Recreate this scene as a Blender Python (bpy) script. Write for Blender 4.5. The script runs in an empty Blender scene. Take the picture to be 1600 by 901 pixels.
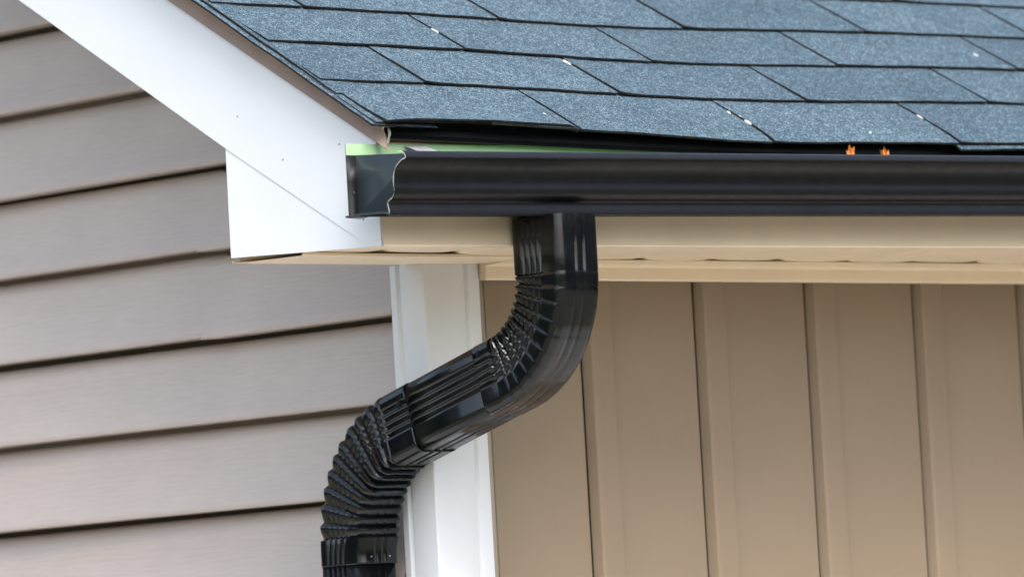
import bpy, math, random
from mathutils import Vector, Matrix
random.seed(7)
scene = bpy.context.scene
COL = scene.collection

# ------------------------------------------------------------------ camera
cam_d = bpy.data.cameras.new('camera')
cam = bpy.data.objects.new('camera', cam_d)
COL.objects.link(cam)
scene.camera = cam
AZ, EL, ROLL = math.radians(41.9), math.radians(3.98), math.radians(-3.22)
fwd = Vector((math.sin(AZ)*math.cos(EL), math.cos(AZ)*math.cos(EL), math.sin(EL)))
rgt = Vector((math.cos(AZ), -math.sin(AZ), 0))
up = rgt.cross(fwd)
cr, sr = math.cos(ROLL), math.sin(ROLL)
R_, U_ = rgt*cr + up*sr, up*cr - rgt*sr
m = Matrix.Identity(4)
for i in range(3):
    m[i][0], m[i][1], m[i][2] = R_[i], U_[i], -fwd[i]
m.translation = Vector((-5.94914, -6.81469, 1.77958))
cam.matrix_world = m
cam_d.sensor_width = 36
cam_d.lens = 225
cam_d.clip_start = .1
cam_d.clip_end = 500
cam_d.dof.use_dof = True
cam_d.dof.focus_distance = 8.86
cam_d.dof.aperture_fstop = 5.6

# ------------------------------------------------------------------ world, sun, exposure
SUN_EL, SUN_AZ = math.radians(50), math.radians(206)      # azimuth clockwise from +Y
world = bpy.data.worlds.new('World')
scene.world = world
world.use_nodes = True
wn, wl = world.node_tree.nodes, world.node_tree.links
wn.clear()
sky = wn.new('ShaderNodeTexSky')
sky.sky_type = 'NISHITA'
sky.sun_disc = False
sky.sun_elevation = SUN_EL
sky.sun_rotation = SUN_AZ
sky.dust_density = 3.0
sky.ozone_density = 1.0
hsv = wn.new('ShaderNodeHueSaturation')
hsv.inputs['Saturation'].default_value = .78
bg = wn.new('ShaderNodeBackground')
bg.inputs['Strength'].default_value = .15
wo = wn.new('ShaderNodeOutputWorld')
wl.new(sky.outputs[0], hsv.inputs['Color'])
wl.new(hsv.outputs[0], bg.inputs[0])
wl.new(bg.outputs[0], wo.inputs[0])
sl = bpy.data.lights.new('sun', 'SUN')
sl.energy = 0.8
sl.angle = math.radians(28)
sl.color = (1, .99, .975)
sun = bpy.data.objects.new('sun', sl)
COL.objects.link(sun)
sdir = Vector((math.sin(SUN_AZ)*math.cos(SUN_EL), math.cos(SUN_AZ)*math.cos(SUN_EL), math.sin(SUN_EL)))
sun.rotation_euler = sdir.to_track_quat('Z', 'Y').to_euler()
sun.location = sdir*30
vs = scene.view_settings
vs.view_transform = 'Standard'
vs.look = 'None'
vs.gamma = 1
vs.use_curve_mapping = False
vs.exposure = 1.58

# ------------------------------------------------------------------ materials
class NT:
    def __init__(s, name, rough=.5, spec=.5):
        s.m = bpy.data.materials.new(name)
        s.m.use_nodes = True
        s.n, s.l = s.m.node_tree.nodes, s.m.node_tree.links
        s.b = s.n['Principled BSDF']
        s.b.inputs['Roughness'].default_value = rough
        s.b.inputs['Specular IOR Level'].default_value = spec
    def new(s, t, **kw):
        x = s.n.new(t)
        for k, v in kw.items():
            if k in x.inputs: x.inputs[k].default_value = v
            else: setattr(x, k, v)
        return x
    def coord(s, scale=(1, 1, 1)):
        t = s.new('ShaderNodeTexCoord')
        mp = s.new('ShaderNodeMapping')
        mp.inputs['Scale'].default_value = scale
        s.l.new(t.outputs['Object'], mp.inputs[0])
        return mp.outputs[0]
    def noise(s, co, scale, detail=3, rough=.5, dist=0):
        x = s.new('ShaderNodeTexNoise')
        x.inputs['Scale'].default_value = scale
        x.inputs['Detail'].default_value = detail
        x.inputs['Roughness'].default_value = rough
        x.inputs['Distortion'].default_value = dist
        s.l.new(co, x.inputs['Vector'])
        return x.outputs['Fac']
    def ramp(s, fac, stops):
        x = s.new('ShaderNodeValToRGB')
        e = x.color_ramp.elements
        while len(e) < len(stops): e.new(.5)
        for i, (p, c) in enumerate(stops):
            e[i].position = p
            e[i].color = (*c, 1)
        s.l.new(fac, x.inputs[0])
        return x.outputs[0]
    def mix(s, a, b, fac, mode='MIX'):
        x = s.new('ShaderNodeMix', data_type='RGBA', blend_type=mode)
        for sock, v in ((x.inputs[0], fac), (x.inputs[6], a), (x.inputs[7], b)):
            if hasattr(v, 'links') or hasattr(v, 'is_linked'): s.l.new(v, sock)
            elif isinstance(v, (int, float)): sock.default_value = v
            else: sock.default_value = (*v, 1)
        return x.outputs[2]
    def color(s, c):
        if isinstance(c, tuple): s.b.inputs['Base Color'].default_value = (*c, 1)
        else: s.l.new(c, s.b.inputs['Base Color'])
    def bump(s, h, strength=.3, dist=.001):
        x = s.new('ShaderNodeBump')
        x.inputs['Strength'].default_value = strength
        x.inputs['Distance'].default_value = dist
        s.l.new(h, x.inputs['Height'])
        s.l.new(x.outputs[0], s.b.inputs['Normal'])

def tinted(name, c, rough, spec=.5, var=.05, vscale=6, bump=0, bscale=200, dirt=0, rvar=0, rscale=(5, 5, 5), wave=0):
    t = NT(name, rough, spec)
    co = t.coord()
    a = t.noise(co, vscale, 4)
    col = t.ramp(a, [(.3, tuple(v*(1-var) for v in c)), (.7, tuple(min(1, v*(1+var)) for v in c))])
    if dirt:
        d = t.noise(co, 90, 5, .7)
        dm = t.ramp(d, [(.60, (0, 0, 0)), (.74, (1, 1, 1))])
        sc = t.new('ShaderNodeMath', operation='MULTIPLY')
        t.l.new(dm, sc.inputs[0]); sc.inputs[1].default_value = dirt
        col = t.mix(col, tuple(v*.55 for v in c), sc.outputs[0])
    t.color(col)
    if rvar:                                  # uneven gloss: dust, rain marks
        rn = t.noise(t.coord(rscale), 6, 5, .65)
        mr = t.new('ShaderNodeMapRange')
        mr.inputs['From Min'].default_value = .35
        mr.inputs['From Max'].default_value = .75
        mr.inputs['To Min'].default_value = rough
        mr.inputs['To Max'].default_value = rough+rvar
        t.l.new(rn, mr.inputs['Value']); t.l.new(mr.outputs[0], t.b.inputs['Roughness'])
    if wave:                                  # slight oil-canning of the sheet metal, under the fine grain
        wb = t.new('ShaderNodeBump')
        wb.inputs['Strength'].default_value = wave
        wb.inputs['Distance'].default_value = .004
        t.l.new(t.noise(co, 9, 1), wb.inputs['Height'])
    if bump:
        t.bump(t.noise(co, bscale, 3), bump, .0006)
        if wave: t.l.new(wb.outputs[0], [q for q in t.n if q.type == 'BUMP'][-1].inputs['Normal'])
    return t.m

def vinyl(name, c, along, rough=.42, strength=.35):
    t = NT(name, rough, .4)
    sc = {'y': (60, 4, 60), 'z': (60, 60, 3)}[along]
    co = t.coord(sc)
    warp = t.noise(t.coord((3, 3, 3)), 2.2, 2)
    wv = t.new('ShaderNodeTexWave', wave_type='BANDS', bands_direction='Z' if along == 'y' else 'X')
    wv.inputs['Scale'].default_value = 34
    wv.inputs['Distortion'].default_value = 14
    wv.inputs['Detail'].default_value = 3
    wv.inputs['Detail Scale'].default_value = .6
    t.l.new(t.coord((1, .18, 1) if along == 'y' else (1, 1, .12)), wv.inputs['Vector'])
    fine = t.noise(co, 6, 4, .6)
    mx = t.new('ShaderNodeMath', operation='ADD')
    t.l.new(wv.outputs['Fac'], mx.inputs[0]); t.l.new(fine, mx.inputs[1])
    base = t.ramp(warp, [(.3, tuple(v*.965 for v in c)), (.7, tuple(v*1.03 for v in c))])
    lo = .93 if along == 'y' else .98
    g = t.ramp(fine, [(.3, (lo, lo, lo)), (.7, (1.02, 1.02, 1.02))])
    t.color(t.mix(base, g, 1.0, 'MULTIPLY'))
    t.bump(mx.outputs[0], strength, .0005)
    return t.m

M = {}
M['siding'] = vinyl('grey_vinyl_siding', (.440, .377, .330), 'y')
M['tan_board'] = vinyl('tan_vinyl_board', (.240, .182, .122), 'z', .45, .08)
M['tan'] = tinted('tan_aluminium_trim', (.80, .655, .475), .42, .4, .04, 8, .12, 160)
M['white'] = tinted('white_aluminium_fascia', (.65, .665, .67), .34, .4, .02, 5, .1, 140, .12, .10, (4, 4, 4), .35)
M['white_vinyl'] = tinted('white_vinyl_trim', (.68, .69, .69), .4, .4, .015, 5)
M['brown'] = tinted('brown_metal_edge', (.25, .175, .125), .45, .4, .12, 20)
M['black'] = tinted('black_gutter_paint', (.0035, .0035, .004), .38, .27, .25, 30, .10, 260, 0, .16, (9, 9, 1.2), .10)
M['pipe'] = tinted('black_downspout_paint', (.0035, .004, .0045), .15, .42, .3, 25, .10, 150, 0, .14, (5, 5, 5), .05)
M['cap'] = tinted('dark_end_cap_paint', (.016, .022, .026), .36, .4, .2, 30, .1, 200)
M['green'] = tinted('pale_green_primer', (.33, .50, .28), .4, .4, .12, 14)
M['pale'] = tinted('bare_cut_edge', (.62, .64, .55), .5, .4, .2, 60)
M['steel'] = tinted('zinc_screw', (.35, .36, .37), .35, .6, .2, 80)
M['asphalt_edge'] = tinted('asphalt_shingle_edge', (.022, .021, .021), .9, .1, .4, 60)
M['deck'] = tinted('wood_deck', (.20, .14, .09), .8, .2, .2, 12)
M['core'] = tinted('wall_sheathing', (.30, .26, .20), .8, .2, .1, 4)
M['foundation'] = tinted('concrete_foundation', (.34, .33, .31), .9, .2, .15, 9, .4, 120)
M['fleck'] = tinted('pale_sealant_fleck', (.55, .52, .45), .7, .3, .2, 70)

t = NT('asphalt_granules', .88, .22)
co = t.coord()
vor = t.new('ShaderNodeTexVoronoi', feature='F1')
vor.inputs['Scale'].default_value = 640
t.l.new(co, vor.inputs['Vector'])
sep = t.new('ShaderNodeSeparateColor')
t.l.new(vor.outputs['Color'], sep.inputs[0])
gran = t.ramp(sep.outputs[0], [(0, (.016, .028, .037)), (.40, (.043, .072, .093)), (.75, (.068, .111, .138)), (1, (.20, .26, .29))])
cl = t.noise(co, 75, 4, .65)
clr = t.ramp(cl, [(.3, (.70, .70, .72)), (.7, (1.25, 1.25, 1.24))])
lg = t.noise(co, 7, 3)
lgr = t.ramp(lg, [(.3, (.86, .88, .90)), (.7, (1.12, 1.11, 1.10))])
oi = t.new('ShaderNodeObjectInfo')
per = t.ramp(oi.outputs['Random'], [(0, (.86, .87, .88)), (1, (1.10, 1.09, 1.08))])
t.color(t.mix(t.mix(t.mix(gran, clr, 1.0, 'MULTIPLY'), lgr, 1.0, 'MULTIPLY'), per, 1.0, 'MULTIPLY'))
t.bump(sep.outputs[1], .7, .0012)
M['granule'] = t.m

t = NT('orange_leaf_skin', .55, .3)
co = t.coord()
t.color(t.ramp(t.noise(co, 45, 4), [(.3, (.30, .075, .010)), (.7, (.58, .21, .03))]))
t.b.inputs['Subsurface Weight'].default_value = 0
M['leaf'] = t.m

t = NT('concrete_paving', .9, .2)
co = t.coord()
t.color(t.mix(t.ramp(t.noise(co, 30, 6, .7), [(.3, (.46, .445, .42)), (.7, (.64, .625, .60))]),
              t.ramp(t.noise(co, .4, 3), [(.35, (.8, .8, .78)), (.65, (1.1, 1.1, 1.08))]), 1.0, 'MULTIPLY'))
M['paving'] = t.m
t = NT('dry_lawn', .95, .1)
co = t.coord()
t.color(t.ramp(t.noise(co, 14, 6, .7), [(.3, (.15, .145, .10)), (.7, (.25, .235, .165))]))
M['ground'] = t.m
t = NT('conifer_green', .8, .2)
co = t.coord()
t.color(t.ramp(t.noise(co, 1.2, 4), [(.3, (.020, .032, .014)), (.7, (.045, .065, .028))]))
M['tree'] = t.m

# ------------------------------------------------------------------ mesh helpers
def link(o, parent=None):
    COL.objects.link(o)
    if parent is not None: o.parent = parent
    return o
def tag(o, label=None, cat=None, group=None, kind=None):
    for k, v in (('label', label), ('category', cat), ('group', group), ('kind', kind)):
        if v: o[k] = v
    return o
def mesh(name, verts, faces, mats, parent=None, mi=None, smooth=False, angle=None):
    me = bpy.data.meshes.new(name)
    me.from_pydata([tuple(v) for v in verts], [], faces)
    for k in (mats if isinstance(mats, (list, tuple)) else [mats]): me.materials.append(M[k])
    if mi:
        for p, i in zip(me.polygons, mi): p.material_index = i
    if smooth:
        for p in me.polygons: p.use_smooth = True
        if angle: me.set_sharp_from_angle(angle=math.radians(angle))
    me.update()
    return link(bpy.data.objects.new(name, me), parent)
def empty(name, loc=(0, 0, 0)):
    o = bpy.data.objects.new(name, None)
    o.location = loc
    o.empty_display_size = .1
    return link(o)
def box(name, a, b, mat, parent=None):
    (x0, y0, z0), (x1, y1, z1) = a, b
    v = [(x, y, z) for z in (z0, z1) for y in (y0, y1) for x in (x0, x1)]
    f = [(0, 2, 3, 1), (4, 5, 7, 6), (0, 1, 5, 4), (2, 6, 7, 3), (0, 4, 6, 2), (1, 3, 7, 5)]
    return mesh(name, v, f, mat, parent)
def prism(name, poly, fn, mat, parent=None):
    """closed polygon swept between fn(p,0) and fn(p,1)"""
    n = len(poly)
    v = [fn(p, 0) for p in poly] + [fn(p, 1) for p in poly]
    f = [tuple(range(n))[::-1], tuple(range(n, 2*n))] + [(i, (i+1) % n, n+(i+1) % n, n+i) for i in range(n)]
    o = mesh(name, v, f, mat, parent)
    import bmesh
    bm = bmesh.new(); bm.from_mesh(o.data); bmesh.ops.recalc_face_normals(bm, faces=bm.faces[:]); bm.to_mesh(o.data); bm.free()
    return o
def grid(rows, closed=False):
    """faces for a list of equally long rows of vertices"""
    n, f = len(rows[0]), []
    for i in range(len(rows)-1):
        for j in range(n if closed else n-1):
            k = (j+1) % n
            f.append((i*n+j, i*n+k, (i+1)*n+k, (i+1)*n+j))
    return [p for r in rows for p in r], f
def clamp(x, a=0., b=1.): return max(a, min(b, x))
def catmull(P, n):
    out = []
    for i in range(len(P)-1):
        p0, p1, p2, p3 = P[max(i-1, 0)], P[i], P[i+1], P[min(i+2, len(P)-1)]
        for k in range(n):
            t = k/n
            out.append(tuple(.5*((2*b)+(-a+c)*t+(2*a-5*b+4*c-d)*t*t+(-a+3*b-3*c+d)*t**3) for a, b, c, d in zip(p0, p1, p2, p3)))
    out.append(tuple(P[-1]))
    return out

# ------------------------------------------------------------------ ground
gd = mesh('ground', [(-120, -120, 0), (120, -120, 0), (120, 120, 0), (-120, 120, 0)], [(0, 1, 2, 3)], 'ground')
tag(gd, kind='structure')
pv = mesh('pavement', [(-2.6, -2.6, .06), (4.6, -2.6, .06), (4.6, 0, .06), (0, 0, .06), (0, 4.7, .06), (-2.6, 4.7, .06), (-2.6, -2.6, -.05), (4.6, -2.6, -.05), (-2.6, 4.7, -.05), (4.6, 0, -.05), (0, 4.7, -.05)],
          [(0, 1, 2, 3, 4, 5), (0, 6, 7, 1), (5, 8, 6, 0), (1, 7, 9, 2), (4, 10, 8, 5)], 'paving')
tag(pv, kind='structure')

# ------------------------------------------------------------------ house
PITCH = 7/12
TH = math.atan(PITCH)
CT, ST = math.cos(TH), math.sin(TH)
XE, YR = 4.0, 2.3                     # length along the eave, ridge line
XR, YF = -.337, -.30                  # rake fascia face, eave fascia face
house = empty('house')
tag(house, 'house corner with grey lap siding, tan board walls, white rake and blue-grey shingle roof', 'house')
YB = 2*YR

# --- gable wall
def soff(y): return 2.600 + (y-.007)*PITCH       # underside of the rake
gw = prism('gable_wall', [(.0, .12), (0, 2.60), (YR, soff(YR)+.05), (YB, 2.60), (YB, .12)],
           lambda p, k: ((0.045, p[0], p[1]) if k == 0 else (.12, p[0], p[1])), 'core', house)
tag(gw, 'gable wall of grey wood-grain lap siding')
CH = (.1295, .124)                     # lower, upper course of one panel
# profile of one course (z up from its lower edge, outward distance)
def course(h):
    return [(.0015, -.0270), (0, .0220), (.0012, .0236), (.0035, .0241), (.008, .0234), (h*.16, .0182), (h*.30, .0122), (h*.46, .0070), (h*.62, .0036), (h*.76, .0016),
            (h-.024, -.0002), (h-.017, -.0028), (h-.0115, -.0066), (h-.0080, -.0105), (h-.0062, -.0160), (h-.0052, -.0270)]
def lap_panel(name, zb, ya, yb, out=0., dz=0.):
    prof = [(z, d) for z, d in course(CH[0])]
    prof += [(CH[0]+z, d) for z, d in course(CH[1])]
    rows, out0 = [], out
    def lim(z): return max(ya, (z - 2.60)/PITCH - .01)
    def lim2(z): return min(yb, YB - ((z - 2.60)/PITCH - .01))
    n = 14
    for k in range(n+1):
        r = []
        out = out0*(.15+.85*(k/n)**2)
        for i, (z, d) in enumerate(prof):
            zz = zb+z+dz
            a, b = lim(zz), lim2(zz)
            if b < a: a = b = (a+b)/2
            y = a+(b-a)*k/n
            wob = .0007*math.sin(y*5.1+zb*9)+.0005*math.sin(y*11.3+zb*21+z*8)
            r.append((-d-out+wob+.0080, y, zz+.0008*math.sin(y*3.3+zb*17)))
        rows.append(r)
    v, f = grid(rows)
    f = [q[::-1] for q in f]
    return mesh(name, v, f, 'siding', gw, smooth=True, angle=28)
for k in range(-8, 6):
    zb = 2.387 + .2535*k
    lo = max(.050, (zb-2.60)/PITCH)
    if lo > YR-.3: break
    seam = {0: .477, 1: 1.9, -1: 1.45, -2: 2.7, 2: 2.6, -3: .9}.get(k, 1.2+.37*((k*7) % 5))
    if seam > lo+.15:
        lap_panel('siding_panel', zb, .0576, seam+.004, .0052, -.0030)
        lap_panel('siding_panel', zb, seam-.02, YB-.02)
    else:
        lap_panel('siding_panel', zb, .0576, YB-.02)

# --- front wall
fw = box('front_wall', (.121, .045, .12), (XE, .12, 2.60), 'core', house)
tag(fw, 'front wall of tan vertical boards and battens under the eave')
BP = .2287
edges = [.2927+BP*(k-2) for k in range(1, 20)]
for i, x in enumerate(edges):
    x0 = max(x+.052, .088)
    x1 = x+BP
    if x1 > XE: break
    # flat board between two battens, slightly dished
    rows = []
    nb = 8
    for z in (.30, .9, 1.5, 2.1, 2.46):
        rows.append([(x0-.006+(x1-x0+.0018)*j/nb, -.002-.0012*math.sin(math.pi*j/nb)-.0005*math.sin(x*31+z*4), z) for j in range(nb+1)])
    v, f = grid(rows)
    nv = len(v)
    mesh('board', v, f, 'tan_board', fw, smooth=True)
    if x > .1:
        # raised batten: recessed joint on the left, side wall, flat face, feathered right edge
        pr = [(-.0052, .0020), (-.0046, -.0300), (.0140, -.0300), (.0140, -.0052), (.0034, -.0034), (.0100, .0100), (.0120, .0118), (.0140, .0124), (.035, .0126), (.0515, .0118), (.0535, .0108), (.0555, .0065), (.0560, .0010)]
        rows = [[(x+a, -b-.0004*math.sin(x*23+z*6), z) for a, b in pr] for z in (.30, .9, 1.5, 2.1, 2.46)]
        v, f = grid(rows)
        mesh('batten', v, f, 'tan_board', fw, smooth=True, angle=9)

# --- corner post
cp = empty('corner_post'); cp.parent = house
pr = [(.0, .0572), (-.0150, .0572), (-.0162, .0560), (-.0165, .0440), (-.0150, .0425), (-.0118, .0405), (-.0112, .0385), (-.0132, .0345), (-.0165, .0325), (-.0166, .018),
      (-.0166, -.0120), (-.0160, -.0150), (-.0145, -.0164), (-.0115, -.0168), (.030, -.0168), (.0575, -.0168), (.0590, -.0160), (.0610, -.0128), (.0640, -.0125), (.0668, -.0160), (.0680, -.0168), (.0865, -.0168), (.0883, -.0160), (.0888, -.0140), (.0888, .0)]
rows = [[(a, b, z) for a, b in pr] for z in (.26, 1.0, 1.9, 2.452)]
v, f = grid(rows)
f = [q[::-1] for q in f]
mesh('post_cover', v, f, 'white_vinyl', cp, smooth=True, angle=32)
mesh('post_core', [(0, .05, .2), (.08, .05, .2), (.08, 0, .2), (0, 0, .2), (0, .05, 2.45), (.08, .05, 2.45), (.08, 0, 2.45), (0, 0, 2.45)],
     [(0, 1, 5, 4), (1, 2, 6, 5), (2, 3, 7, 6), (3, 0, 4, 7)], 'core', cp)
tag(cp, 'white ribbed corner post between the two walls')

# --- frieze channel along the top of the front wall
pr = [(-.001, 2.4560), (-.060, 2.4538), (-.0625, 2.4526), (-.0618, 2.4475), (-.0325, 2.4462), (-.0305, 2.4450), (-.0300, 2.4285), (-.0290, 2.4268), (-.0270, 2.4262), (-.004, 2.4275)]
rows = [[(x, y, z) for y, z in pr] for x in (.0905, 1.0, 2.0, XE)]
v, f = grid(rows)
n0 = len(pr)
f.append(tuple(range(n0))); f.append(tuple(range(3*n0, 4*n0))[::-1])
fc = mesh('frieze_channel', v, f, 'tan', house, smooth=True, angle=25)
tag(fc, 'tan trim channel where the front wall meets the soffit')

# --- soffit
so = empty('soffit'); so.parent = house
SW = .1385
x = XR+.004
i = 0
while x < XE-.05:
    x1 = x+SW
    pr = []
    for (a, b) in ((0, .0050), (.006, .0046), (.013, .0012), (.0170, 0), (.040, -.0007), (SW*.5, -.001), (SW-.04, -.0007), (SW-.0140, 0), (SW-.0100, .0012), (SW-.0008, .0052)):
        pr.append((x+a, 2.4545+b+.0008*math.sin(i*2.3)))
    rows = [[(a, y, b) for a, b in pr] for y in (YF+.002, -.15, .022)]
    v, f = grid(rows)
    mesh('soffit_panel', v, [q[::-1] for q in f], 'tan', so, smooth=True, angle=30)
    x = x1
    i += 1
# bent trim strip at the outer corner, sagging a little
pr = [(-.128, 2.4535), (-.1285, 2.4500), (-.126, 2.4485), (-.06, 2.4493), (-.018, 2.4500), (.023, 2.4512), (.0235, 2.4545)]
rows = []
for x in (XR+.006, -.2, -.06, .02, .0900):
    k = clamp((x+.1)/.18)
    rows.append([(x, y if y > -.1 else y + .02*k, z+.0015*math.sin(x*9)*(y < -.1)) for y, z in pr])
v, f = grid(rows)
mesh('corner_trim', v, f, 'tan', so, smooth=True, angle=30)
tag(so, 'tan soffit panels under the eave overhang')

# --- eave fascia (tan), slightly out of level
def tilt(x): return .0065*min(x, 1.5)
pr = [(.0, 2.4545), (-.004, 2.4480), (-.0005, 2.4470)]
rows = []
for x in (XR+.0015, -.1, .2, .6, 1.0, 1.5, XE):
    z0 = 2.4472+tilt(x)
    w = .0004*math.sin(x*8)
    rows.append([(x, YF+.020, z0+.0005), (x, YF-.0030, z0), (x, YF+w-.0042, z0+.0012), (x, YF+w-.0024, z0+.012), (x, YF+w+.0004, z0+.024), (x, YF+w+.0004, z0+.10), (x, YF, 2.598), (x, YF+.02, 2.598)])
v, f = grid(rows)
ef = mesh('eave_fascia', v, [q[::-1] for q in f], 'tan', house, smooth=True, angle=40)
tag(ef, 'tan eave fascia behind the gutter')

# --- rake fascia and return (white)
def rk(y): return 2.8735 + (y-.4697)*.5827         # lower edge of the rake cover
def rt(y): return 2.5869 + (y+.3031)*.5715         # upper edge
NR = 14
lowp = [(-.3011, 2.4535), (-.2651, 2.4527), (.0072, 2.6040)] + [(.0072+(YR-.0072)*k/NR, rk(.0072+(YR-.0072)*k/NR)) for k in range(1, NR+1)]
upp = [(YR-(YR+.3020)*k/NR, rt(YR-(YR+.3020)*k/NR)) for k in range(NR+1)]
poly = lowp+upp
rf = prism('rake_fascia', poly, lambda p, k: (XR, p[0], p[1]) if k == 0 else (XR+.0030, p[0], p[1]), 'white', house)
bev = rf.modifiers.new('bevel', 'BEVEL'); bev.width = .0006; bev.segments = 2
tag(rf, 'broad white rake fascia board under the roof edge')
for (y, z) in ((-.105, 2.5825), (-.2677, 2.4837), (-.0122, 2.6518), (-.226, 2.5908), (-.30+.02, 2.56)):
    n = 10
    v = [(XR-.0012, y, z)] + [(XR-.0008, y+.0014*math.cos(6.283*k/n), z+.0014*math.sin(6.283*k/n)) for k in range(n)] + [(XR+.001, y+.0019*math.cos(6.283*k/n), z+.0019*math.sin(6.283*k/n)) for k in range(n)]
    f = [(0, 1+k, 1+(k+1) % n) for k in range(n)] + [(1+k, n+1+k, n+1+(k+1) % n, 1+(k+1) % n) for k in range(n)]
    mesh('nail', v, [q[::-1] for q in f], 'steel', rf)
box_poly = [(-.3004, 2.4450), (.0195, 2.4583), (.0190, 2.618), (-.0, 2.618), (-.3004, 2.4600)]
rr = prism('fascia_return', box_poly, lambda p, k: (XR+.0012, p[0], p[1]) if k == 0 else (XR+.012, p[0], p[1]), 'white', house)
tag(rr, 'white boxed return closing the end of the eave')
# back of the return box and the rake soffit
box('return_back', (XR+.004, .0150, 2.4585), (-.026, .0192, 2.615), 'white', house)
prism('rake_soffit', [(.0, 2.612), (YR, soff(YR)+.012), (YR, soff(YR)+.018), (.0, 2.618)],
      lambda p, k: (XR+.003, p[0], p[1]) if k == 0 else (.0, p[0], p[1]), 'white', house)

# --- roof
roof = empty('roof'); roof.parent = house
tag(roof, 'sloping roof of blue-grey asphalt tab shingles')
E0 = Vector((-.352, -.3358, 2.6035))            # lower edge of the shingle field
def rp(x, s, h): return Vector((x, E0.y+s*CT-h*ST, E0.z+s*ST+h*CT))
def dzf(x): return -.010*math.exp(-((x-.42)/.38)**2) - .002*clamp((x-1.1)/1.5)
# deck of boards with both slopes
L = (YR-E0.y)/CT
prism('roof_deck', [(.022, -.022), (L, -.022), (L, -.037), (.022, -.037)],
      lambda p, k: rp(XR+.004 if k == 0 else XE+.2, p[0], p[1]), 'deck', roof)
top = rp(0, L, -.022)
prism('rear_slope', [(YR, top.z), (YB+.35, top.z-(YB+.35-YR)*PITCH), (YB+.35, top.z-.03-(YB+.35-YR)*PITCH), (YR, top.z-.03)],
      lambda p, k: (XR-.01 if k == 0 else XE+.2, p[0], p[1]), 'granule', roof)

# rake metal edge: brown face with a small kick
rows = []
for k in range(9):
    s = .005+(L-.005)*k/8
    y = E0.y+s*CT
    zt = rp(0, s, -.004).z
    zb = rt(y)+.0015
    rows.append([(XR+.01, y, zt), (XR-.0100, y, zt-.0005), (XR-.0105, y, zt-.004), (XR-.0066, y, zt-.012), (XR-.0060, y, zb+.006), (XR-.0080, y, zb+.001), (XR-.0072, y, zb-.0005), (XR+.003, y, zb)])
v, f = grid(rows)
re_ = mesh('rake_drip_edge', v, [q[::-1] for q in f], 'brown', roof, smooth=True, angle=35)
tag(re_, 'brown metal edge along the rake')
# eave metal edge: black, runs into the gutter
rows = []
for x in (XR+.016, -.25, -.1, .1, .4, .8, 1.3, 2.2, XE+.18):
    zb = 2.5880-.0110*clamp((x+.32)/.6)
    rows.append([(x, YF+.02, 2.612), (x, YF-.0085, 2.6028+dzf(x)*.5), (x, YF-.0095, 2.6012+dzf(x)*.5), (x, YF-.0105, zb+.009), (x, YF-.0115, zb+.006), (x, YF-.0170, zb+.001), (x, YF-.0160, zb), (x, YF-.0110, zb+.0035), (x, YF-.0005, zb+.004)])
v, f = grid(rows)
ee = mesh('eave_drip_edge', v, [q[::-1] for q in f], 'black', roof, smooth=True, angle=35)
tag(ee, 'black metal edge under the lowest shingles')
# bent white cover ends at the corner
for (dx, dy, hh) in ((.003, -.004, .026), (.0115, -.0085, .022)):
    x = XR+dx
    rows = []
    for k in range(6):
        q = k/5
        rows.append([(x+.0018*math.sin(q*4)+a, YF+dy-.004+.003*math.cos(q*3.5), 2.5815+hh*q) for a in (0, .0022, .0045)])
    v, f = grid(rows)
    o = mesh('bent_cover_end', v, f, 'white', roof, smooth=True)
    sm = o.modifiers.new('solid', 'SOLIDIFY'); sm.thickness = .001

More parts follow.
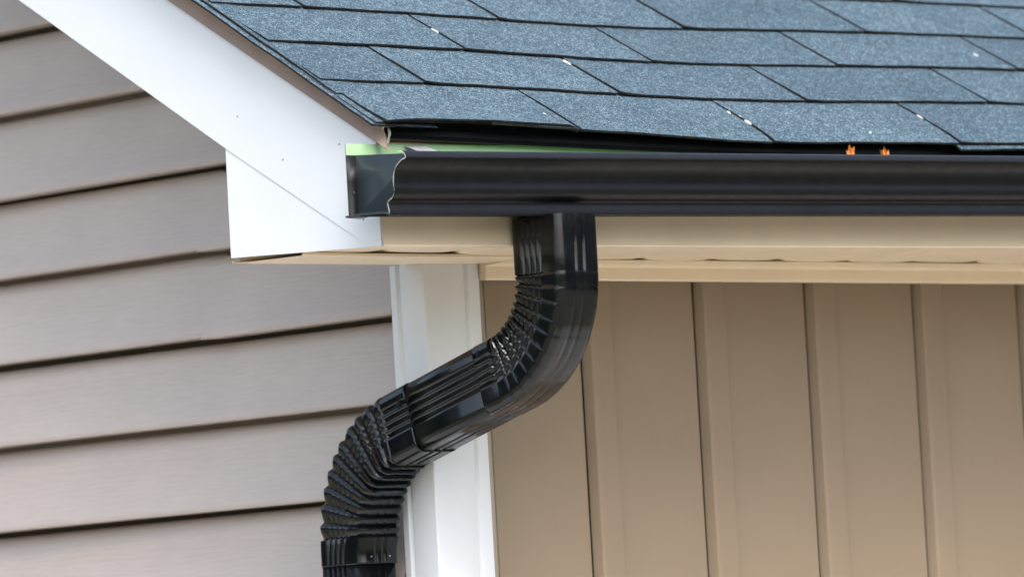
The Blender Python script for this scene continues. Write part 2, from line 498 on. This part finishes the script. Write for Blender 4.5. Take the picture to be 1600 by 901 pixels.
# shingle tabs ---------------------------------------------------
EXP = .132
def s_of(k): return 0 if k == 0 else .143+(k-1)*EXP
def eave_shape(x, s):
    """bend of the lowest course: lifted at the left end, drooping to the right"""
    q = clamp((.075-s)/.075)
    q = q*q
    if x < .003:
        lift = .0055*math.sin(math.pi*clamp((x+.352)/.52)**.6) + .001
        return lift*q
    return q*(-.0015-.0025*clamp((x-.0)/.35)+.002*clamp((x-.38)/.5)+.0012*math.sin(x*14))
def tab(k, x0, x1, name='shingle', s0=None, s1=None, hlow=.0068, gap=.0034, par=roof, nx=None, free_left=False):
    rnd = random.Random(int(1000*x0)+37*k)
    s0 = s_of(k) if s0 is None else s0
    s1 = s_of(k+1)+.030 if s1 is None else s1
    nx = nx or max(3, int((x1-x0)/.020))
    ns = 7
    lift, sk, ph = rnd.uniform(-.0004, .0007), rnd.uniform(-.0018, .0018), rnd.uniform(0, 6.28)
    th = .0030
    cl_, cr_ = rnd.uniform(.0012, .0030), rnd.uniform(-.0008, .0004)
    topv, botv = [], []
    for i in range(ns+1):
        q = i/ns
        s = s0+(s1-s0)*q
        rt_, rb_ = [], []
        for j in range(nx+1):
            a = j/nx
            x = x0+(x1-x0)*a
            if j == 0: x += gap*.5+.0006*math.sin(9*q+ph)
            if j == nx: x -= gap*.5+.0006*math.sin(7*q+ph*2)
            h = hlow*(1-q)+.0008*q+lift*(1-q)
            h += dzf(x)
            if name == 'shingle': h += (1-.6*q)*(cl_*math.exp(-(x-x0)/.022)*(x0 > XL+.05)+cr_*math.exp(-(x1-x)/.02))
            if k == 0: h += eave_shape(x, s)
            ss = s
            if i == 0: ss += sk*(a-.5)+.0007*math.sin(x*47+ph)+.0004*math.sin(x*131+ph)
            p = rp(x, ss, h)
            rt_.append(p)
            rb_.append(rp(x, ss, h-th))
        topv.append(rt_); botv.append(rb_)
    v, f = grid(topv)
    mi = [0]*len(f)
    N = len(v); w = nx+1
    v += [p for r in botv for p in r]
    for j in range(nx):                              # lower edge and upper edge
        f.append((j, N+j, N+j+1, j+1)); mi.append(1)
    for i in range(ns):
        f.append((i*w, (i+1)*w, N+(i+1)*w, N+i*w)); mi.append(1)
        f.append((i*w+nx, N+i*w+nx, N+(i+1)*w+nx, (i+1)*w+nx)); mi.append(1)
    for i in range(ns):
        for j in range(nx):
            a = N+i*w+j
            f.append((a, a+w, a+w+1, a+1)); mi.append(1)
    return mesh(name, v, f, ['granule', 'asphalt_edge'], par, mi, smooth=True, angle=35)
CUTS = {0: [.006, .383, .757], 1: [-.167, .200, .570, .948], 2: [.012, .374, .748, 1.135], 3: [-.187, .183, .551, .925, 1.30]}
XL = -.350
for k in range(0, 10):
    c = list(CUTS.get(k, []))
    if not c: c = [-.187+.181*((k-3) % 4)-(.37 if (k-3) % 4 > 1 else 0)]
    while c[-1] < 2.6: c.append(c[-1]+.371)
    xs = [XL-.003*(k % 2)-.0015*((k*5) % 3)] + [q for q in c if q > XL+.03]
    for a, b in zip(xs, xs[1:]):
        tab(k, a, b)
# the part of the roof that is out of the picture: joined courses
V, F, MI = [], [], []
for k in range(0, 19):
    xa = 2.6 if k < 10 else XL
    o = tab(k, xa+.35 if k < 10 else xa, XE+.2, 'tmp', nx=12)
    n0 = len(V)
    V += [tuple(q.co) for q in o.data.vertices]
    F += [tuple(n0+i for i in p.vertices) for p in o.data.polygons]
    MI += [p.material_index for p in o.data.polygons]
    me = o.data
    bpy.data.objects.remove(o); bpy.data.meshes.remove(me)
o = mesh('upper_shingles', V, F, ['granule', 'asphalt_edge'], roof, MI, smooth=True, angle=35)
tag(o, kind='stuff')
# starter strips: along the eave (two pieces) and along the rake
tab(0, XL-.012, .010, 'starter_strip', s0=.006, s1=.20, hlow=.0018)
tab(0, -.16, .002, 'starter_strip', s0=-.0005, s1=.10, hlow=.0034)
tab(0, .011, .752, 'starter_strip', s0=.010, s1=.20, hlow=.0020)
tab(0, .753, 2.6, 'starter_strip', s0=-.010, s1=.20, hlow=.0005)
rows_t = []
for (xa, xb, hh, sa) in ((XL-.0190, XL+.10, .0004, .004), (XL-.0085, XL+.09, .0042, .10)):
    n = 40
    V, F, MI = [], [], []
    for i in range(n+1):
        s = sa+(L-sa-.02)*(i/n)**1.6
        w = .0009*math.sin(s*37)+.0006*math.sin(s*83)
        for (x, h) in ((xa+w, hh-.003), (xa+w, hh), (xb, hh-.003)):
            V.append(rp(x, s, h))
    for i in range(n):
        F += [(3*i+1, 3*i+2, 3*i+5, 3*i+4), (3*i, 3*i+1, 3*i+4, 3*i+3)]; MI += [0, 1]
    F.append((0, 2, 1)); MI.append(1)
    mesh('rake_starter', V, F, ['granule', 'asphalt_edge'], roof, MI)
# pale flecks of sealant in the cuts
for (x, s, l, w, a) in ((.378, .098, .010, .004, .1), (.386, .082, .012, .003, -.3), (.384, .062, .016, .004, .2), (.757, .092, .018, .004, 0), (.196, .258, .022, .006, .2), (.012, .345, .020, .005, .4), (.555, .472, .020, .004, .1), (1.095, .330, .016, .006, .6), (-.02, .05, .008, .003, .5), (.60, .03, .006, .003, .2)):
    k = max(0, int((s-.143)/EXP)+1) if s > .143 else 0
    q = (s-s_of(k))/(s_of(k+1)+.03-s_of(k))
    h = .0068*(1-q)+.0008*q+dzf(x)+.0003
    n = 7
    c_, s_ = math.cos(a), math.sin(a)
    base, topv = [], []
    rnd = random.Random(int(x*1000))
    for i in range(n):
        an = 6.283*i/n
        rr_ = rnd.uniform(.6, 1.1)
        dx, ds = w*.5*math.cos(an)*rr_, l*.5*math.sin(an)*rr_
        dx, ds = dx*c_-ds*s_*.5, ds*c_+dx*s_
        base.append(rp(x+dx, s+ds, h-.001)); topv.append(rp(x+dx*.8, s+ds*.85, h+.0012))
    v = base+topv
    f = [tuple(range(n, 2*n))]+[(i, (i+1) % n, n+(i+1) % n, n+i) for i in range(n)]
    mesh('sealant_fleck', v, f, 'fleck', roof)

# --- rest of the shell, so that the house is closed
box('rear_wall', (.121, YB-.12, .12), (XE, YB, 2.60), 'core', house)
prism('far_gable_wall', [(.121, .12), (.121, 2.60), (YR, soff(YR)), (YB-.121, 2.60), (YB-.121, .12)],
      lambda p, k: ((XE-.12, p[0], p[1]) if k == 0 else (XE-.001, p[0], p[1])), 'core', house)
box('foundation', (-.004, -.004, 0), (XE+.004, YB+.004, .28), 'foundation', house)

# ------------------------------------------------------------------ gutter
gut = empty('gutter', (0, YF, 2.48))
tag(gut, 'black ogee gutter with open-topped end, running along the tan eave', 'gutter')
GX0, GX1 = -.3934, XE+.1
def gz(x): return .0125*(min(x, 1.3)-GX0)
G = lambda x, y, z: (x, YF-y-YF, z+gz(x)-2.48)   # local to the gutter's empty
back = [(.0035, 2.5815), (.0035, 2.53), (.0035, 2.4850), (.0050, 2.4830)]
bot = [(.012, 2.4822), (.045, 2.4796), (.080, 2.4764), (.0850, 2.4766)]
front = catmull([(.0872, 2.4788), (.0866, 2.4850), (.0850, 2.4920), (.0868, 2.4962), (.0930, 2.4990), (.0985, 2.5040), (.0998, 2.5110), (.0990, 2.5200), (.1005, 2.5310), (.1055, 2.5400), (.1150, 2.5468), (.1215, 2.5492)], 4)
lip = [(.1240, 2.5493), (.1258, 2.5502), (.1260, 2.5516), (.1250, 2.5537), (.1232, 2.5562), (.1205, 2.5587), (.1168, 2.5604), (.1120, 2.5608)]
P = back+bot+front+lip
def offs(P, d):
    out = []
    for i, p in enumerate(P):
        a, b = P[max(i-1, 0)], P[min(i+1, len(P)-1)]
        tx, ty = b[0]-a[0], b[1]-a[1]
        l = math.hypot(tx, ty) or 1
        out.append((p[0]-ty/l*d, p[1]+tx/l*d))
    return out
Pi = offs(P, .0011)
xs = [GX0, GX0+.004]+[GX0+.1*k for k in range(1, 18)]+[2.0, 3.0, GX1]
ring = P+Pi[::-1]
n = len(P)
rows = []
for q, x in enumerate(xs):
    dent = lambda y, z: .0005*math.sin(x*37+z*90)*(y > .09)+(.0006*math.sin(z*160) if q < 2 and y > .08 else 0)
    rows.append([G(x, y+dent(y, z), z) for y, z in ring])
v, f = grid(rows, closed=True)
mi = []
for i in range(len(rows)-1):
    for j in range(2*n): mi.append(0 if j < n-1 or j == 2*n-1 else (1 if j >= n else 0))
f += [(j, 2*n-1-j, 2*n-2-j, j+1) for j in range(n-1)]      # raw left end
mi += [0 if j < 9 else 2 for j in range(n-1)]
o = mesh('trough', v, f, ['black', 'green', 'pale'], gut, mi, smooth=True, angle=50)
# end cap set back in the end of the trough: plate with a folded rim
DEP = .0165
capP = [(y, min(z, 2.5655-.05*(y-.0))) for y, z in offs(back+bot+front, .00125)]
capP[0] = (capP[0][0], 2.5662)
capP[-1] = (.1190, 2.5510); capP.append((.1200, 2.5570))
nn = len(capP)
x = GX0+DEP
v = [G(x, y, z) for y, z in capP]+[G(GX0-.0002, y, z) for y, z in capP]
f = [tuple(range(nn))]+[(i, nn+i, nn+i+1, i+1) for i in range(nn-1)]
o = mesh('end_cap', v, f, ['cap', 'black'], gut, [0]+[1]*(nn-1), smooth=True, angle=30)
sm = o.modifiers.new('solid', 'SOLIDIFY'); sm.thickness = .0007; sm.offset = 0
# rolled bottom flange of the cap, bent a little
rows = []
for k in range(15):
    y = .001+.090*k/14
    z = 2.4826-.0006*math.sin(k*.9)-.0095*max(0, (y-.06)/.03)**1.3*.45-.055*(y-.0)*.08
    rows.append([G(GX0+a, y, z+b) for a, b in ((-.0030, .0022), (-.0034, .0006), (-.0022, -.0004), (.016, -.0016))])
v, f = grid(rows)
o = mesh('cap_flange', v, f, ['cap'], gut, smooth=True)
sm = o.modifiers.new('solid', 'SOLIDIFY'); sm.thickness = .0008; sm.offset = 0
def screw(name, par, p, axis, r=.0034, mat='black', h=.0025):
    axis = Vector(axis).normalized()
    a = axis.orthogonal().normalized(); b = axis.cross(a)
    n = 6
    p = Vector(p)
    v = [p+(a*math.cos(6.283*i/n)+b*math.sin(6.283*i/n))*r for i in range(n)]
    v += [q+axis*h*.8 for q in v[:n]]
    v += [p+axis*h+(a*math.cos(6.283*i/n)+b*math.sin(6.283*i/n))*r*.7 for i in range(n)]
    w = [p+(a*math.cos(6.283*i/n)+b*math.sin(6.283*i/n))*r*1.6 for i in range(n)]
    v += w+[q+axis*.0007 for q in w]
    f = [tuple(range(2*n, 3*n))]+[(i, (i+1) % n, n+(i+1) % n, n+i) for i in range(n)]+[(n+i, n+(i+1) % n, 2*n+(i+1) % n, 2*n+i) for i in range(n)]
    f += [tuple(range(4*n, 5*n))]+[(3*n+i, 3*n+(i+1) % n, 4*n+(i+1) % n, 4*n+i) for i in range(n)]
    return mesh(name, v, f, mat, par)
screw('rivet', gut, G(GX0+.010, .0052, 2.515), (0, -1, 0), .0020, 'cap', .002)
# hidden hanger strap across the trough
for hx in (-.273, .95, 1.6):
    v = [G(hx-.017, .004, 2.5790), (0, 0, 0)]
    rows = [[G(hx+a, y, z) for a in (-.017, .017)] for y, z in ((.0052, 2.548), (.0056, 2.5775), (.0075, 2.5790), (.06, 2.5720-.012), (.112, 2.5570))]
    v, f = grid(rows)
    o = mesh('hanger', v, f, 'steel', gut)
    sm = o.modifiers.new('solid', 'SOLIDIFY'); sm.thickness = .0012; sm.offset = 0

# ------------------------------------------------------------------ downspout
PX, PYT, PYB = -.0696, -.3545, .0885          # centre line: x, upper y, lower y
dsp = empty('downspout', (PX, PYB, 0))
tag(dsp, 'black corrugated metal downspout with two crimped elbows, bending round the white corner post', 'downspout')
HW, HD = .0378, .0495                       # half width along x, half depth in the bend plane
def section(grow=0.):
    """rounded rectangle with lengthwise flutes; returns (a,b): a across x, b outward to the back of the bend plane (+ = upper/back side)"""
    pts = []
    def side(p, q, nrm, flutes, n):
        for i in range(n):
            t = i/n
            L_ = math.dist(p, q)
            pos = t*L_
            d = 0
            for c, w, dep in flutes:
                u = (pos-c)/w
                if abs(u) < 1: d += dep*.5*(1+math.cos(math.pi*u))
            pts.append((p[0]+(q[0]-p[0])*t-nrm[0]*d, p[1]+(q[1]-p[1])*t-nrm[1]*d))
    r = .013
    W, D = HW+grow, HD+grow
    def arc(cx, cy, a0, a1, n=6):
        for i in range(n):
            a = math.radians(a0+(a1-a0)*i/n)
            pts.append((cx+r*math.cos(a), cy+r*math.sin(a)))
    fl_side = [(.012, .0056, .0048), (.0235, .0056, .0048), (.035, .0056, .0048), (.0465, .0056, .0048)]
    fl_front = [(.016, .0045, .0026), (.031, .0045, .0026)]
    # start at the back-left corner, run down the left side (-x) towards the front (b = -D)
    side((-W, D-r), (-W, -D+r), (-1, 0), fl_side, 56)
    arc(-W+r, -D+r, 180, 270)
    side((-W+r, -D), (W-r, -D), (0, -1), fl_front, 36)
    arc(W-r, -D+r, 270, 360)
    side((W, -D+r), (W, D-r), (1, 0), [(.0751-c, w, d) for c, w, d in fl_side], 40)
    arc(W-r, D-r, 0, 90)
    side((W-r, D), (-W+r, D), (0, 1), fl_front, 30)
    arc(-W+r, D-r, 90, 180)
    return pts
BEND = math.radians(75)
def neck(k, base):
    def fn(a, b):
        a, b = base(a, b)
        return ((a+HW)*k-HW, (b-HD)*k+HD)
    return fn
RB = .132
T = RB*math.tan(BEND/2)
RL = .150                                    # the lower bend is a little wider
TL = RL*math.tan(BEND/2)
ZU = 2.3030                                  # corner of the upper bend on the centre line
DIR = Vector((0, math.sin(BEND), -math.cos(BEND)))
slope_dz = (PYB-PYT)/math.tan(BEND)
ZL = ZU-slope_dz
UP0 = ZU+T                                   # start of the upper bend
# centre line as (point, tangent, b-direction): b-direction is the "back/upper" side
def frame(kind, q):
    if kind == 'top':      # q = z
        return Vector((PX, PYT, q)), Vector((0, 1, 0))
    if kind == 'upper':    # q = angle 0..BEND, centre of curvature behind
        c = Vector((PX, PYT+RB, UP0))
        return c+Vector((0, -RB*math.cos(q), -RB*math.sin(q))), Vector((0, math.cos(q), math.sin(q)))
    if kind == 'diag':     # q = distance from the end of the upper bend
        e = Vector((PX, PYT, ZU))+DIR*T
        return e+DIR*q, Vector((0, math.cos(BEND), math.sin(BEND)))
    if kind == 'lower':    # q from BEND down to 0, centre of curvature in front and below
        c = Vector((PX, PYB-RL, ZL-TL))
        return c+Vector((0, RL*math.cos(q), RL*math.sin(q))), Vector((0, math.cos(q), math.sin(q)))
    if kind == 'bottom':
        return Vector((PX, PYB, q)), Vector((0, 1, 0))
DL = (Vector((PX, PYB, ZL))-Vector((PX, PYT, ZU))).length-T-TL
O = Vector((PX, PYB, 0))
def sweep(name, stations, grow, th=.0011):
    """stations: list of (kind, q, fn) where fn(a,b)->(a,b) shapes the section there"""
    rows = []
    for kind, q, fn in stations:
        c, bd = frame(kind, q)
        rows.append([c+Vector((1, 0, 0))*a2+bd*b2-O for a2, b2 in (fn(a, b) for a, b in section(grow))])
    v, f = grid(rows, closed=True)
    o = mesh(name, v, f, 'pipe', dsp, smooth=True, angle=42)
    sm = o.modifiers.new('solid', 'SOLIDIFY'); sm.thickness = th; sm.offset = -1; sm.use_rim = True
    return o
ident = lambda a, b: (a, b)
def soft(keep):
    """fade the flutes out (keep=0) by pulling towards the plain rectangle"""
    def fn(a, b):
        a2 = math.copysign(max(abs(a), HW*(abs(a) > HW-.006)), a) if abs(a) > HW-.006 and abs(b) < HD-.0135 else a
        b2 = math.copysign(max(abs(b), HD), b) if abs(b) > HD-.006 and abs(a) < HW-.0135 else b
        return (a2+(a-a2)*keep, b2+(b-b2)*keep)
    return fn
def pleat(amp_in, amp_out, sgn, ph, jit, base=ident):
    """one ring of a crimped elbow; sgn +1: folds deepest on the +b side"""
    def fn(a, b):
        a, b = base(a, b)
        g = (b*sgn/HD+1)/2                    # 0 at the plain side, 1 at the folded side
        g = clamp(g)
        amp = amp_out+(amp_in-amp_out)*(g**1.4)
        k = 1-ph*amp/ .04
        rip = 1+jit*math.sin(b*420+a*260)*.010*g*ph
        return (a*k*rip, b*k if b*sgn > 0 else b*(1-ph*amp_out*.5/.04))
    return fn
PROF = ((.0, .85), (.07, .40), (.15, .03), (.25, .0), (.55, .30), (.82, .80), (.97, 1.0))
PROF_L = ((.0, .85), (.10, .40), (.20, .02), (.30, .0), (.55, .30), (.80, .75), (.97, 1.0))
def elbow(kind, q0, q1, n, amp_in, amp_out, sgn, prof=PROF, keep=.28):
    st = []
    ks = [0]+[i+random.uniform(-.10, .10) for i in range(1, n)]+[n]
    for i in range(n):
        a, b = q0+(q1-q0)*ks[i]/n, q0+(q1-q0)*ks[i+1]/n
        j = random.uniform(.7, 1.3)
        for (t, ph) in prof:
            st.append((kind, a+(b-a)*t, pleat(amp_in*j, amp_out, sgn, ph, j, soft(keep))))
    return st
# upper elbow with its outlet sleeve
NP = 10
st = [('top', 2.4815, lambda a, b: (a*.05, b*.05)), ('top', 2.4815, soft(.05)), ('top', 2.470, soft(.05)), ('top', 2.4600, soft(.12)), ('top', 2.4560, soft(.30)), ('top', 2.4515, soft(.58)), ('top', 2.4465, soft(.84)), ('top', 2.4410, soft(.97)), ('top', 2.43, ident), ('top', UP0+.002, ident)]
st += elbow('upper', 0, BEND, NP, .0058, .0004, 1)
st += [('diag', .001, ident), ('diag', .030, ident), ('diag', .0335, lambda a, b: (a*1.002, b*1.002))]
ue = sweep('upper_elbow', st, .0003)
tag(ue, 'upper crimped elbow curving back from the gutter outlet')
st = [('diag', .010, ident), ('diag', DL*.5, ident), ('diag', DL-.010, ident)]
sweep('offset_pipe', st, -.0005)
st = [('diag', DL-.056, lambda a, b: (a*1.002, b*1.002)), ('diag', DL-.052, ident), ('diag', DL-.001, ident)]
st += elbow('lower', BEND, 0, 10, .0046, .0050, -1, PROF_L, .2)
st += [('bottom', ZL-TL-.002, neck(.985, ident)), ('bottom', ZL-TL-.008, neck(.965, soft(.8))), ('bottom', ZL-TL-.018, neck(.945, soft(.5))), ('bottom', 2.0330, neck(.94, soft(.45))), ('bottom', 2.0310, neck(.945, soft(.45)))]
le = sweep('lower_elbow', st, .0003)
tag(le, 'lower crimped elbow turning down beside the corner post')
sweep('lower_pipe', [('bottom', 2.060, neck(.925, ident)), ('bottom', 1.2, neck(.925, ident)), ('bottom', .30, neck(.925, ident))], -.0006)
# kick-out shoe at the ground and the strap that holds the pipe
st = [('bottom', .34, ident), ('bottom', .10, ident), ('bottom', .06, ident)]
sweep('outlet_shoe', st, .0010)
v = []
rows = [[(a*1.03, b*1.03, z) for a, b in section(.0012)] for z in (1.20, 1.23)]
vv, f = grid(rows, closed=True)
mesh('strap', vv, f, 'pipe', dsp, smooth=True, angle=40)
def on_side(kind, q, b, a=-HW-.0008):
    c, bd = frame(kind, q)
    return c+Vector((a, 0, 0))+bd*b-O
screw('screw', dsp, on_side('diag', DL-.040, .024), (-1, 0, 0))
screw('screw', dsp, on_side('diag', .020, .034), (-1, 0, 0))
screw('screw', dsp, on_side('top', 2.474, .010), (-1, 0, 0), .003)
for a in (-.02, .014):
    c, bd = frame('bottom', 2.041)
    screw('screw', dsp, c+Vector((a, -HD+.0055, 0))-O, (0, -1, 0), .0012, 'steel', .0015)

# ------------------------------------------------------------------ leaves standing in the gutter
def leaf(name, x, y, z, size, rz, tip, label, flip=False):
    rgt_ = [(.03, .02), (.14, .04), (.12, .12), (.26, .24), (.18, .30), (.24, .42), (.15, .46), (.11, .60), (.085, .78), (.060, .86), (.115, .945), (.045, .905), (.02, .93)]
    lft_ = [(-.012, .95), (-.045, .875), (-.085, .90), (-.075, .78), (-.12, .60), (-.16, .46), (-.25, .40), (-.17, .30), (-.24, .22), (-.12, .12), (-.13, .05), (-.03, .02)]
    pts = [(0, 0)]+rgt_+[(.006, 1.0)]+lft_
    if flip: pts = [(-a, b) for a, b in pts]
    n = len(pts)
    V = []
    for (a, b) in pts: V.append((a*size*.62, .35*size*a*a*8-.10*size*abs(a)+.10*size*b*b+.012*size*math.sin(b*40), b*size))
    V.append((0, .04*size, .35*size))
    F = [(n, i, (i+1) % n) for i in range(n)]
    o = mesh(name, V, F, 'leaf')
    sm = o.modifiers.new('solid', 'SOLIDIFY'); sm.thickness = .0004
    o.location = (x, y, z)
    o.rotation_euler = (math.radians(-8), math.radians(tip), math.radians(rz))
    tag(o, label, 'leaf', 'orange leaves caught in the gutter')
leaf('fallen_leaf', .526, -.352, 2.4965, .105, -38, -4, 'orange leaf tip poking up from the gutter, nearer the downspout')
leaf('fallen_leaf', .602, -.354, 2.4975, .105, -46, -9, 'orange leaf tip poking up from the gutter, farther from the downspout', True)

# ------------------------------------------------------------------ wood across the yard, behind the viewpoint (mirrored in the glossy paint)
rnd = random.Random(3)
V, F = [], []
for k in range(70):
    dg = 70+285*k/69+rnd.uniform(-1.5, 1.5)
    an = math.radians(dg)
    rad = rnd.uniform(19, 27)
    cx, cy, hgt, w = rad*math.cos(an), rad*math.sin(an), rnd.uniform(5.5, 8.5) if dg > 275 or dg < 160 else rnd.uniform(2.2, 3.6), rnd.uniform(1.6, 2.6)
    for q in range(230):
        z = hgt*(.03+.97*rnd.random())
        rr_ = w*(1-.85*(z/hgt)**1.5)*math.sqrt(rnd.random())
        a = rnd.uniform(0, 6.283)
        p = Vector((cx+rr_*math.cos(a), cy+rr_*math.sin(a), z))
        u1 = Vector((rnd.gauss(0, 1), rnd.gauss(0, 1), rnd.gauss(0, .6))).normalized()
        u2 = u1.orthogonal().normalized()
        sz = rnd.uniform(.45, .85)
        i0 = len(V)
        V += [p+u1*sz, p+u2*sz*.7, p-u1*sz, p-u2*sz*.7]
        F.append((i0, i0+1, i0+2, i0+3))
wd = mesh('woodland', V, F, 'tree')
tag(wd, 'dark green wood across the yard', 'woodland', kind='stuff')
